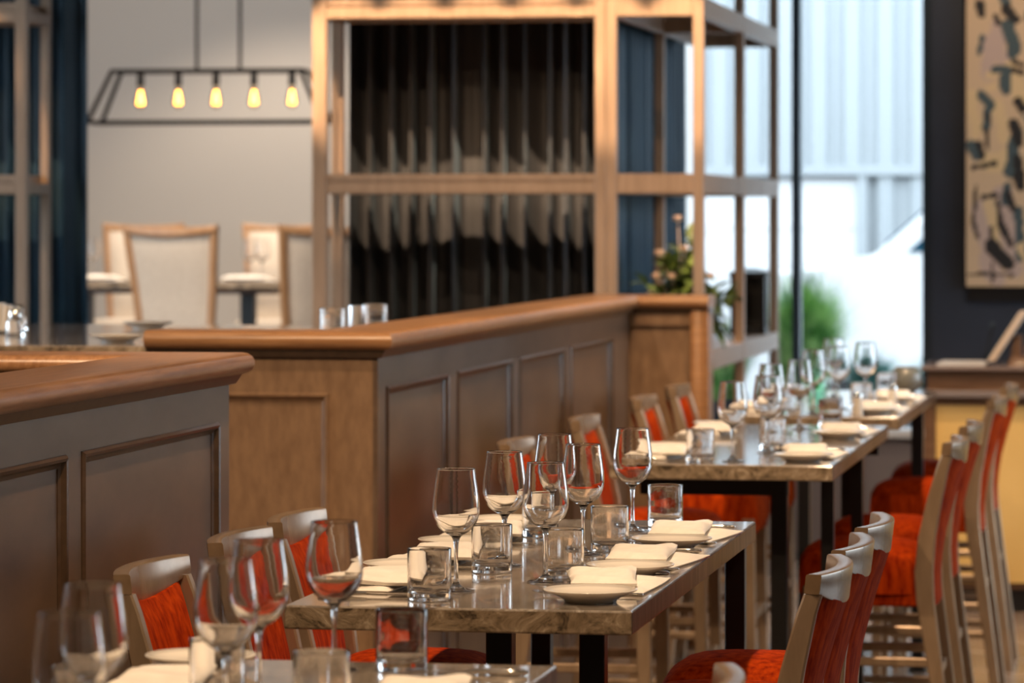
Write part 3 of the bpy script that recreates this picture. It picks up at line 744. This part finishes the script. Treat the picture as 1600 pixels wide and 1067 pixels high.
# till on the bar
tl = empty('till_screen', (-.66, 16.95, 1.07)); tag(tl, 'tilted beige touch screen till standing on the bar counter', 'till')
bm = bmesh.new(); sweep(bm, [((-.14, 0, .02), (1, 0, 0), (0, 1, 0), rrect(.018, .12, .006, 2)), ((.0, .0, .235), (1, 0, 0), (0, 1, 0), rrect(.018, .12, .006, 2))], None)
link('housing', bm, M['screen_case'], tl, True, 40)
bm = bmesh.new(); sweep(bm, [((-.158, 0, .03), (1, 0, .0), (0, 1, 0), rect(.002, .105)), ((-.024, 0, .228), (1, 0, 0), (0, 1, 0), rect(.002, .105))], None)
link('screen', bm, M['van_glass'], tl)
bm = bmesh.new(); sweep(bm, [((-.01, 0, 0), (1, 0, 0), (0, 1, 0), rrect(.06, .08, .01, 2)), ((-.01, 0, .02), (1, 0, 0), (0, 1, 0), rrect(.055, .075, .01, 2)), ((-.035, 0, .04), (1, 0, 0), (0, 1, 0), rrect(.025, .05, .01, 2)), ((-.03, 0, .13), (1, 0, 0), (0, 1, 0), rrect(.02, .045, .01, 2))], None)
link('stand', bm, M['bar_wood'], tl, True, 40)
g = empty('microphone', (-.83, 16.95, 1.07)); tag(g, 'thin black gooseneck microphone on the bar counter left of the till', 'microphone')
bm = bmesh.new(); cyl(bm, (0, 0, 0), (0, 0, .012), .022, .018, 20); link('base', bm, M['black'], g, True, 40)
bm = bmesh.new(); cyl(bm, (0, 0, .01), (.02, 0, .12), .005); cyl(bm, (.02, 0, .12), (.03, 0, .165), .006); link('neck', bm, M['black'], g, True, 40)
link('head', lathe([(0, 0), (.008, .003), (.011, .012), (.008, .022), (0, .025)], 16), M['frame'], g, True).location = (.031, 0, .16)
cupb = empty('candle_cup', (-.62, 16.78, 1.0704)); tag(cupb, 'small orange cup beside the till on the bar counter', 'cup')
link('cup', lathe([(0, 0), (.022, 0), (.026, .01), (.03, .09), (.027, .09), (.022, .012), (0, .008)], 24), nmat('orange_glaze', (.55, .2, .07), .35), cupb, True, 50)
# papers on bar
tr = empty('menu_tray', (-.93, 16.98, 1.0704)); tag(tr, 'flat stack of pale menus lying on the left end of the bar', 'menus')
for k in range(3): bxo('menu', M['white_paint'], tr, -.11+.008*k, .10+.008*k, -.09, .09, .0045*k, .0045*k+.004)

# ================================================================== painting (flat print on a boxed canvas)
pa = empty('painting', (-1.05, 19.5, 1.366)); tag(pa, 'abstract canvas in cream, slate and black shapes on the navy wall', 'painting')
PW, PH, NX, NZ = 1.3, 2.2, 130, 220
SHP = []
CR, TAN, PK, SL, BK = (.62, .44, .28), (.68, .49, .27), (.52, .38, .32), (.055, .085, .095), (.012, .010, .010)
def cap_(x0, z0, x1, z1, r, c): SHP.append((x0, z0, x1, z1, r, c))
q = .00325
def cp(xa, ya, xb, yb, r, c):
    r *= 1.35 if c in (BK, SL) else 1
    cap_((xa-1512)*q, (447-ya)*q, (xb-1512)*q, (447-yb)*q, r*q, c)
for a in ((1545,120,1552,60,10,PK),(1535,330,1555,430,16,PK),(1570,300,1585,420,14,PK),(1560,45,1566,95,11,PK),
          (1545,255,1575,250,15,TAN),(1548,320,1556,370,8,TAN),(1562,165,1568,215,9,TAN),(1545,120,1555,118,5,TAN),(1545,140,1555,138,5,TAN),(1522,150,1526,210,8,TAN),(1580,110,1596,150,12,TAN),
          (1578,42,1584,82,8,SL),(1556,110,1574,112,5,SL),(1572,112,1574,142,6,SL),(1536,150,1548,165,6,SL),(1545,165,1543,200,4,SL),(1518,228,1530,246,6,SL),(1590,210,1580,270,7,SL),(1575,290,1572,315,5,SL),(1592,330,1596,400,6,SL),(1536,60,1532,85,3,SL),(1570,0,1575,12,5,SL),
          (1534,8,1536,24,5,BK),(1574,18,1588,34,6,BK),(1558,28,1562,38,3,BK),(1532,225,1537,246,3.5,BK),(1524,262,1556,257,3,BK),(1538,308,1558,306,3,BK),(1527,290,1523,345,2,BK),(1523,345,1530,372,2.2,BK),(1560,315,1566,350,3,BK),(1566,350,1580,382,4,BK),(1552,385,1572,410,9,BK),(1549,355,1553,400,2.5,BK),(1516,428,1584,429,2,BK),(1553,410,1553,440,1.6,BK),(1585,195,1594,225,6,BK),(1590,250,1596,290,6,BK),(1576,300,1584,325,4,BK),(1590,160,1598,170,5,BK),(1586,98,1600,104,3,BK),(1586,112,1600,116,3,BK),(1545,180,1547,190,2,BK),(1543,205,1546,232,2.5,BK)):
    cp(*a)
r2 = random.Random(21)
for k in range(330):
    x0 = r2.uniform(.30, 1.3) if k < 230 else r2.uniform(0, 1.3); z0 = r2.uniform(0, 2.2) if k < 230 else r2.uniform(1.5, 2.2)
    a = r2.choice((0, PI/2, PI/2, 1.0, 2.1)) + r2.uniform(-.2, .2); l = r2.uniform(.02, .16)
    cap_(x0, z0, x0+l*math.cos(a), z0+l*math.sin(a), r2.uniform(.006, .035), r2.choice((BK, BK, SL, SL, TAN, PK, CR)))
bm = bmesh.new(); cl = bm.loops.layers.float_color.new('print')
vv = [[bm.verts.new((i/NX*PW, -.02, j/NZ*PH)) for j in range(NZ+1)] for i in range(NX+1)]
colr = {}
buckets = {}
for si, s in enumerate(SHP):
    for bi in range(int((min(s[0], s[2])-s[4])*10), int((max(s[0], s[2])+s[4])*10)+1):
        for bj in range(int((min(s[1], s[3])-s[4])*10), int((max(s[1], s[3])+s[4])*10)+1): buckets.setdefault((bi, bj), []).append(si)
def pcol(x, z):
    c = CR
    for si in buckets.get((int(x*10), int(z*10)), ()):
        a0, b0, a1, b1, rr, cc = SHP[si]; dx, dz = a1-a0, b1-b0; L2 = dx*dx+dz*dz+1e-9
        t = max(0, min(1, ((x-a0)*dx+(z-b0)*dz)/L2)); d2 = (x-a0-t*dx)**2+(z-b0-t*dz)**2
        rj = rr*(1+.25*math.sin(40*x+13*z)*math.cos(31*z))
        if d2 < rj*rj: c = cc
    return c
for i in range(NX):
    for j in range(NZ):
        fce = bm.faces.new((vv[i][j], vv[i+1][j], vv[i+1][j+1], vv[i][j+1]))
        for lp in fce.loops:
            co = lp.vert.co; key = (round(co.x, 4), round(co.z, 4))
            if key not in colr: colr[key] = pcol(co.x, co.z)
            lp[cl] = (*colr[key], 1)
pm = nmat('painted_canvas', (.6, .45, .3), .7); at = pm.node_tree.nodes.new('ShaderNodeAttribute'); at.attribute_name = 'print'
pm.node_tree.links.new(at.outputs['Color'], pm.node_tree.nodes['Principled BSDF'].inputs['Base Color'])
link('canvas', bm, pm, pa)
bxo('canvas_edge', nmat('canvas_edge', (.5, .38, .28), .8), pa, 0, PW, -.0195, .03, 0, PH)
bxo('mount', M['black'], pa, .02, PW-.02, .03, .05, -.075, PH)

# ================================================================== raised dining room
# pendant
pd = empty('pendant_lamp', (-5.58, 21.85, 2.27)); tag(pd, 'black metal trapezoid frame pendant lamp with five glowing bulbs', 'lamp')
hb, ht, db, dt, zt = .70, .565, .15, .10, .30
C4b = [(-hb, -db), (hb, -db), (hb, db), (-hb, db)]; C4t = [(-ht, -dt), (ht, -dt), (ht, dt), (-ht, dt)]
def bar(bm, a, b_, r=.016): cyl(bm, a, b_, r, seg=4)
for k in range(4):
    a, b_ = C4b[k], C4b[(k+1) % 4]; bm = bmesh.new(); bar(bm, (*a, 0), (*b_, 0)); link('bottom_bar', bm, M['matte_black'], pd)
    a, b_ = C4t[k], C4t[(k+1) % 4]; bm = bmesh.new(); bar(bm, (*a, zt), (*b_, zt)); link('top_bar', bm, M['matte_black'], pd)
    bm = bmesh.new(); bar(bm, (*C4b[k], 0), (*C4t[k], zt)); link('corner_bar', bm, M['matte_black'], pd)
bxo('bulb_bar', M['matte_black'], pd, -ht, ht, -.018, .018, zt-.01, zt+.008)
for xx in (-.08, .18):
    bm = bmesh.new(); cyl(bm, (xx, 0, zt), (xx, 0, 1.63), .010, seg=10); link('rod', bm, M['matte_black'], pd, True, 40)
for k in range(5):
    xx = -.42 + .228*k
    bm = bmesh.new(); cyl(bm, (xx, 0, zt-.01), (xx, 0, zt-.085), .019, .021, 16); sk = link('socket', bm, M['matte_black'], pd, True, 40)
    bm = lathe([(.012, -.0), (.016, -.015), (.027, -.055), (.035, -.095), (.030, -.122), (.016, -.137), (0, -.141)], 20)
    o = link('bulb', bm, M['bulb_glass'], sk, True); o.location = (xx, 0, zt-.08)
    bm = bmesh.new()
    for a in range(6):
        c_, s_ = math.cos(a*PI/3), math.sin(a*PI/3)
        cyl(bm, (xx+.006*c_, .006*s_, zt-.115), (xx+.020*c_, .020*s_, zt-.195), .0035, seg=6)
    link('filament', bm, M['filament'], sk)
# tables on the platform
def ptable(x0, x1, y0, y1, label):
    r = empty('dining_table', ((x0+x1)/2, (y0+y1)/2, .6)); tag(r, label, 'table')
    link('tabletop', rough_slab(x0, x1, y0, y1, 1.308, 1.35, 9), [M['marble'], M['marble_edge'], M['marble_side']], r)
    cx, cy = (x0+x1)/2, (y0+y1)/2
    for sx in (-1, 1):
        xx = cx + sx*(x1-x0)*.27; bxo('leg', M['black'], r, xx-.04, xx+.04, cy-.04, cy+.04, .615, 1.29)
        bxo('foot_plate', M['black'], r, xx-.05, xx+.05, cy-.28, cy+.28, .60, .615); 
    bxo('under_frame', M['bar_wood'], r, x0+.2, x1-.2, cy-.2, cy+.2, 1.27, 1.308, bev=.01)
    local(r); return r
ptable(-6.75, -4.93, 21.3, 22.4, 'marble dining table in the raised room under the bulb pendant')
ptable(-3.95, -2.45, 10.62, 12.75, 'dining table just behind the low wooden partitions')
# armless dining chairs of the raised room
def make_dchair():
    r = empty('dining_chair')
    W0, W1 = .185, .245
    ctr = [(-.20, 0), (-.185, .25), (-.18, .45), (-.20, .70), (-.245, .96), (-.26, 1.055)]
    for s in (-1, 1):
        bm = bmesh.new(); st = []
        for (x, z) in ctr:
            t = max(0, (z-.40)/.65); yy = s*(W0+(W1-W0)*t)
            st.append(((x, yy, z), (1, 0, 0), (0, 1, 0), rrect(.020, .020, .006, 2)))
        sweep(bm, st, None); link('rear_leg', bm, M['oak'], r, True, 40)
        bm = bmesh.new(); sweep(bm, [((.22, s*.21, 0), (1, 0, 0), (0, 1, 0), rrect(.015, .015, .004, 1)), ((.21, s*.21, .40), (1, 0, 0), (0, 1, 0), rrect(.022, .022, .004, 1))], None); link('front_leg', bm, M['oak'], r, True, 40)
    bm = bmesh.new(); st = []
    for i in range(17):
        u = -1+i/8; st.append(((-.258-.035*(1-u*u), u*(W1+.018), 1.035+.020*u*u), (1, 0, 0), (0, 0, 1), rrect(.021, .026-.004*abs(u), .010, 3)))
    sweep(bm, st, None); link('top_rail', bm, M['oak'], r, True, 50)
    bm = bmesh.new(); F, B = [], []; nx, nz = 12, 10
    for i in range(nx+1):
        u = -1+2*i/nx; fr, bk = [], []
        for k in range(nz+1):
            z = .47+.555*k/nz; t = (z-.40)/.65; wv = (W0+(W1-W0)*t)-.018
            x = [c for c in ctr if c[1] <= z][-1]; nxt = [c for c in ctr if c[1] > z][0]; bx = x[0]+(nxt[0]-x[0])*(z-x[1])/(nxt[1]-x[1])
            bx -= .03*(1-u*u)*t; ed = min(1, min(i, nx-i)/1.5)*min(1, min(k, nz-k)/1.5)
            fr.append(bm.verts.new((bx+.012+.02*ed, u*wv, z))); bk.append(bm.verts.new((bx-.010-.008*ed, u*wv, z)))
        F.append(fr); B.append(bk)
    for i in range(nx):
        for k in range(nz):
            bm.faces.new((F[i][k], F[i+1][k], F[i+1][k+1], F[i][k+1])); bm.faces.new((B[i][k], B[i][k+1], B[i+1][k+1], B[i+1][k]))
        bm.faces.new((F[i][0], B[i][0], B[i+1][0], F[i+1][0])); bm.faces.new((F[i][nz], F[i+1][nz], B[i+1][nz], B[i][nz]))
    bmesh.ops.recalc_face_normals(bm, faces=bm.faces[:])
    link('backrest', bm, M['beige'], r, True, 60)
    bxo('lower_rail', M['oak'], r, -.20, -.165, -.18, .18, .43, .47, bev=.005)
    bm = bmesh.new(); box(bm, -.18, .235, -.225, .225, .40, .48, bev=.03, seg=3); link('seat', bm, M['beige'], r, True, 50)
    return r
dch = make_dchair(); dfirst = True
for x, y, rz, lab in ((-5.16, 19.75, PI/2 - .12, 'oak framed beige chair in the raised room, back towards the camera'),
                      (-4.57, 20.0, PI/2 + .6, 'oak framed beige chair half hidden behind the shelving post'),
                      (-5.50, 23.2, -PI/2 + .05, 'beige chair on the far side of the raised table, warmly lit, facing the camera'),
                      (-6.95, 21.9, -.15, 'oak framed chair at the left end of the raised table beside the curtain'),
                      (-6.42, 23.2, -PI/2, 'beige chair on the far side of the raised table, behind the nearest chair')):
    o = dch if dfirst else copy_tree(dch); dfirst = False
    o.location = (x, y, .6); o.rotation_euler = (0, 0, rz); tag(o, lab, 'chair', 'upholstered chairs of the raised room')
for x, y, lab in ((-6.22, 21.6, 'wine glass on the raised room table, leftmost'), (-6.0, 21.7, 'wine glass on the raised room table, second from left'),
                  (-5.34, 21.85, 'wine glass on the raised room table, right of the nearest chair'), (-5.22, 21.65, 'wine glass on the raised room table, rightmost')):
    put_wine(x, y, lab, 'wine glasses on the raised room table', 1.35, 1.08)
for x, y, lab in ((-6.15, 21.45, 'white napkin on the raised room table, left of the nearest chair'), (-5.26, 21.45, 'white napkin on the raised room table, right of the nearest chair')):
    put(nap, x, y, PI/2, lab, 'napkin', 'napkins on the raised room table', 1.35)
for x, y, lab in ((-5.12, 21.9, 'small tumbler on the raised room table, left one'), (-5.03, 21.7, 'small tumbler on the raised room table, at its right end')):
    put_tumbler(x, y, lab, 'tumblers on the raised room table', 1.35, .8)
# things on the table behind the partitions
put_tumbler(-2.505, 11.30, 'tumbler seen above the wooden cap, left of the steel cup', 'tumblers behind the partition', 1.35, 1.02)
put_tumbler(-2.49, 11.85, 'tumbler seen above the wooden cap, right of the steel cup', 'tumblers behind the partition', 1.35, 1.02)
sc_ = empty('steel_cup', (-2.50, 11.62, 1.3504)); tag(sc_, 'small brushed steel cup seen just above the wooden cap', 'cup')
link('cup', lathe([(0, 0), (.024, 0), (.026, .002), (.026, .093), (.024, .093), (.024, .005), (0, .005)], 28), nmat('brushed_steel', (.75, .77, .8), .35, .9), sc_, True, 50)
pp = put(plate, -3.07, 10.92, 0, 'cream plate on the table behind the two partitions', 'plate', 'plates behind the partitions', 1.35)
pp2 = put(plate, -3.34, 12.25, 0, 'cream plate farther back on the table behind the partitions', 'plate', 'plates behind the partitions', 1.35)
for x, y, rz, lab in ((-3.56, 11.50, .3, 'nearer glass condiment jar with steel lid at the left edge'), (-3.72, 12.05, .0, 'farther glass condiment jar with steel lid at the left edge')):
    j = empty('condiment_jar', (x, y, 1.3504)); tag(j, lab, 'jar', 'condiment jars at the left edge')
    link('jar', lathe([(0, 0), (.028, 0), (.031, .006), (.028, .04), (.018, .055), (.016, .055), (.025, .04), (.028, .008), (0, .005)], 24), M['glass'], j, True, 60)
    link('lid', lathe([(.019, .053), (.020, .055), (.019, .075), (.010, .082), (0, .083)], 24), M['steel'], j, True, 50)
nb = empty('napkin_holder', (-3.65, 11.72, 1.3504)); tag(nb, 'white upright folded napkins in a holder at the left edge', 'napkins')
bxo('tray', M['steel'], nb, -.05, .05, -.035, .035, 0, .008, bev=.002)
for k in range(4):
    bm = bmesh.new(); sweep(bm, [((-.03+.018*k, 0, .008), (1, 0, 0), (0, 1, 0), rrect(.005, .032, .003, 1)), ((-.022+.020*k, 0, .095-.006*k), (1, 0, 0), (0, 1, 0), rrect(.005, .034, .003, 1))], None)
    link('napkin_sheet', bm, M['cloth'], nb, True, 50)

# ================================================================== flowers on the shelf
fw = empty('flower_arrangement', (-2.12, 16.6, 1.15)); tag(fw, 'cream flowers and dark leaves arranged in a vase on the shelving screen', 'flowers')
link('vase', lathe([(0, 0), (.045, 0), (.055, .05), (.045, .12), (.03, .16), (.035, .18), (.031, .18), (.026, .16), (.04, .12), (.05, .05), (0, .01)], 24), M['ceramic'], fw, True, 60)
rf = random.Random(5)
def leaf(bm, p, d, L, W):
    d = d.normalized(); s = d.cross(Vector((0, 0, 1)));
    if s.length < .1: s = Vector((1, 0, 0))
    s.normalize(); up = s.cross(d)
    a = bm.verts.new(p); b0 = bm.verts.new(p+d*L*.35+s*W/2+up*.004); b1 = bm.verts.new(p+d*L*.35-s*W/2+up*.004); m_ = bm.verts.new(p+d*L*.4-up*.004)
    c0 = bm.verts.new(p+d*L*.7+s*W*.36-up*L*.05); c1 = bm.verts.new(p+d*L*.7-s*W*.36-up*L*.05); n_ = bm.verts.new(p+d*L*.72-up*L*.08); e = bm.verts.new(p+d*L-up*L*.2)
    for f_ in ((a, b0, m_), (a, m_, b1), (b0, c0, n_, m_), (m_, n_, c1, b1), (c0, e, n_), (n_, e, c1)): bm.faces.new(f_)
for br_i in range(34):
    a = rf.uniform(0, 2*PI); el = rf.uniform(.15, 1.35); ln = rf.uniform(.16, .36)
    d = Vector((math.cos(a)*math.cos(el)*.75, math.sin(a)*math.cos(el)*1.2, math.sin(el)))
    if br_i % 3 == 0: d = Vector((abs(d.x)*.7, d.y, d.z-.5))
    bm = bmesh.new(); p0 = Vector((0, 0, .16)); p1 = p0 + d*ln
    cyl(bm, p0, p1, .003, .002, 5)
    for k in range(16):
        t = rf.uniform(.15, 1); leaf(bm, p0+d*ln*t, d*.3+Vector((rf.uniform(-1, 1), rf.uniform(-1, 1), rf.uniform(-.6, .8))), rf.uniform(.07, .12), rf.uniform(.04, .065))
    link('leafy_branch', bm, M['leaf'], fw)
for (x, y, z) in ((-.09, -.10, .40), (-.03, -.14, .30), (-.10, -.12, .30), (-.01, -.1, .55), (-.12, -.14, .22), (.02, -.10, .42), (-.07, -.16, .08), (-.045, -.165, .055), (.12, .0, .30), (.11, .05, .2)):
    bm = bmesh.new()
    for ring, (n, rr, zz, sz) in enumerate(((7, .018, 0, .026), (5, .010, .008, .02), (3, .004, .014, .014))):
        for k in range(n):
            a = 2*PI*k/n + ring*.4; leaf(bm, Vector((x+rr*.3*math.cos(a), y+rr*.3*math.sin(a), z+zz)), Vector((math.cos(a), math.sin(a), .5+.5*ring)), sz*1.3, sz)
    cyl(bm, (0, 0, .15), (x, y, z), .002, seg=5)
    link('blossom', bm, M['petal'], fw)

# ================================================================== outside the window: grasses, small table, lantern, van
def grass(x, y, zb, h, spread, n, mat, label, seed, grp='grasses outside the window'):
    r = random.Random(seed); root = empty('ornamental_grass', (x, y, -.1)); tag(root, label, 'grass plant', grp)
    b = bmesh.new(); w_ = spread*.45
    cyl(b, (0, 0, 0), (0, 0, zb+.1), w_*.8, w_, 24); link('planter', b, M['frame'], root, True, 40)
    bm = bmesh.new()
    for k in range(n):
        a = r.uniform(0, 2*PI); rr = r.uniform(0, w_*.8); lean = r.uniform(.1, 1)*spread; hh = h*r.uniform(.6, 1)
        p = Vector((rr*math.cos(a), rr*math.sin(a), zb+.1)); d = Vector((math.cos(a), math.sin(a), 0)); s = Vector((-d.y, d.x, 0))*r.uniform(.005, .011)
        prev = None
        for j in range(5):
            t = j/4; c = p + d*lean*t**1.8*.8 + Vector((0, 0, hh*(t-.28*t**3*lean/spread))); wd = s*(1-t*.92)
            cur = (bm.verts.new(c-wd), bm.verts.new(c+wd))
            if prev: bm.faces.new((prev[0], prev[1], cur[1], cur[0]))
            prev = cur
    tag(link('blades', bm, mat, root), kind='stuff')
grass(-2.0, 20.9, .72, .78, .34, 1500, M['grass'], 'tall bright green ornamental grass in a planter outside the window', 1)
grass(-2.42, 20.75, .72, .50, .26, 700, M['grass'], 'lower green grass at the left, behind the flowers and shelving', 2)
grass(-1.66, 21.0, .70, .33, .24, 500, M['teal_grass'], 'low blue-green grass just right of the tall green grass', 3)
grass(-1.28, 21.0, .70, .30, .26, 500, M['teal_grass'], 'low blue-green grass at the right end of the window', 4)
ln_ = empty('lantern', (-2.045, 18.55, 1.1505)); tag(ln_, 'black box lantern on the shelving screen beside the bright window', 'lantern')
bxo('base', M['black'], ln_, -.085, .085, -.085, .085, 0, .03, bev=.003)
for sx in (-1, 1):
    for sy in (-1, 1): bxo('post', M['black'], ln_, sx*.075-.008, sx*.075+.008, sy*.075-.008, sy*.075+.008, .03, .275)
for sx in (-1, 1): bxo('side_panel', M['black'], ln_, sx*.072-.003, sx*.072+.003, -.067, .067, .03, .275)
bxo('back_panel', M['black'], ln_, -.067, .067, .066, .072, .03, .275)
bm = bmesh.new(); sweep(bm, [((0, 0, .275), (1, 0, 0), (0, 1, 0), rrect(.09, .09, .01, 2)), ((0, 0, .30), (1, 0, 0), (0, 1, 0), rrect(.09, .09, .01, 2)), ((0, 0, .32), (1, 0, 0), (0, 1, 0), rrect(.03, .03, .01, 2))], None); link('roof', bm, M['black'], ln_, True, 30)
# van, side on, nose to the left
vn = empty('van', (-2.3, 26.2, -.1)); tag(vn, 'white van parked outside the window, its windscreen pillar showing', 'van')
side_ = [(-.95, .35), (-1.0, .8), (-.93, 1.25), (-.6, 1.45), (.20, 1.55), (.28, 1.58), (1.1, 2.30), (1.4, 2.42), (5.2, 2.45), (5.3, 2.2), (5.32, .4), (4.9, .35), (4.75, .62), (4.5, .74), (4.25, .62), (4.1, .35), (.55, .35), (.4, .62), (.15, .74), (-.10, .62), (-.25, .35)]
bm = bmesh.new(); A = [bm.verts.new((x, 0, z)) for x, z in side_]; B = [bm.verts.new((x, 1.9, z)) for x, z in side_]
n = len(side_)
for i in range(n): bm.faces.new((A[i], A[(i+1) % n], B[(i+1) % n], B[i]))
bm.faces.new(A[::-1]); bm.faces.new(B); bmesh.ops.recalc_face_normals(bm, faces=bm.faces[:])
bmesh.ops.bevel(bm, geom=[e for e in bm.edges if abs(e.verts[0].co.y-e.verts[1].co.y) < .01], offset=.05, segments=3, affect='EDGES')
link('body', bm, M['white_paint'], vn, True, 40)
bm = bmesh.new(); W = [(.50, 1.58), (1.20, 2.22), (2.1, 2.26), (2.1, 1.58)]
A = [bm.verts.new((x, -.012, z)) for x, z in W]; B = [bm.verts.new((x, .02, z)) for x, z in W]
for i in range(4): bm.faces.new((A[i], A[(i+1) % 4], B[(i+1) % 4], B[i]))
bm.faces.new(A); bm.faces.new(B[::-1]); link('side_window', bm, M['van_glass'], vn)
bm = bmesh.new(); W = [(.34, .1, 1.635), (1.05, .1, 2.255), (1.05, 1.8, 2.255), (.34, 1.8, 1.635)]
A = [bm.verts.new((x-.01, y, z+.01)) for x, y, z in W]; B = [bm.verts.new((x+.03, y, z-.03)) for x, y, z in W]
for i in range(4): bm.faces.new((A[i], A[(i+1) % 4], B[(i+1) % 4], B[i]))
bm.faces.new(A); bm.faces.new(B[::-1]); link('windscreen', bm, M['van_glass'], vn)
for x in (.15, 4.5):
    bm = bmesh.new(); cyl(bm, (x, .02, .36), (x, .24, .36), .36, seg=28); wh = link('wheel', bm, M['rubber'], vn, True, 40)
    bm = bmesh.new(); cyl(bm, (x, .005, .36), (x, .03, .36), .2, seg=24); link('hub_cap', bm, M['steel'], wh, True, 40)
bxo('bumper', M['frame'], vn, -1.06, -.6, -.02, 1.92, .38, .62, bev=.03)
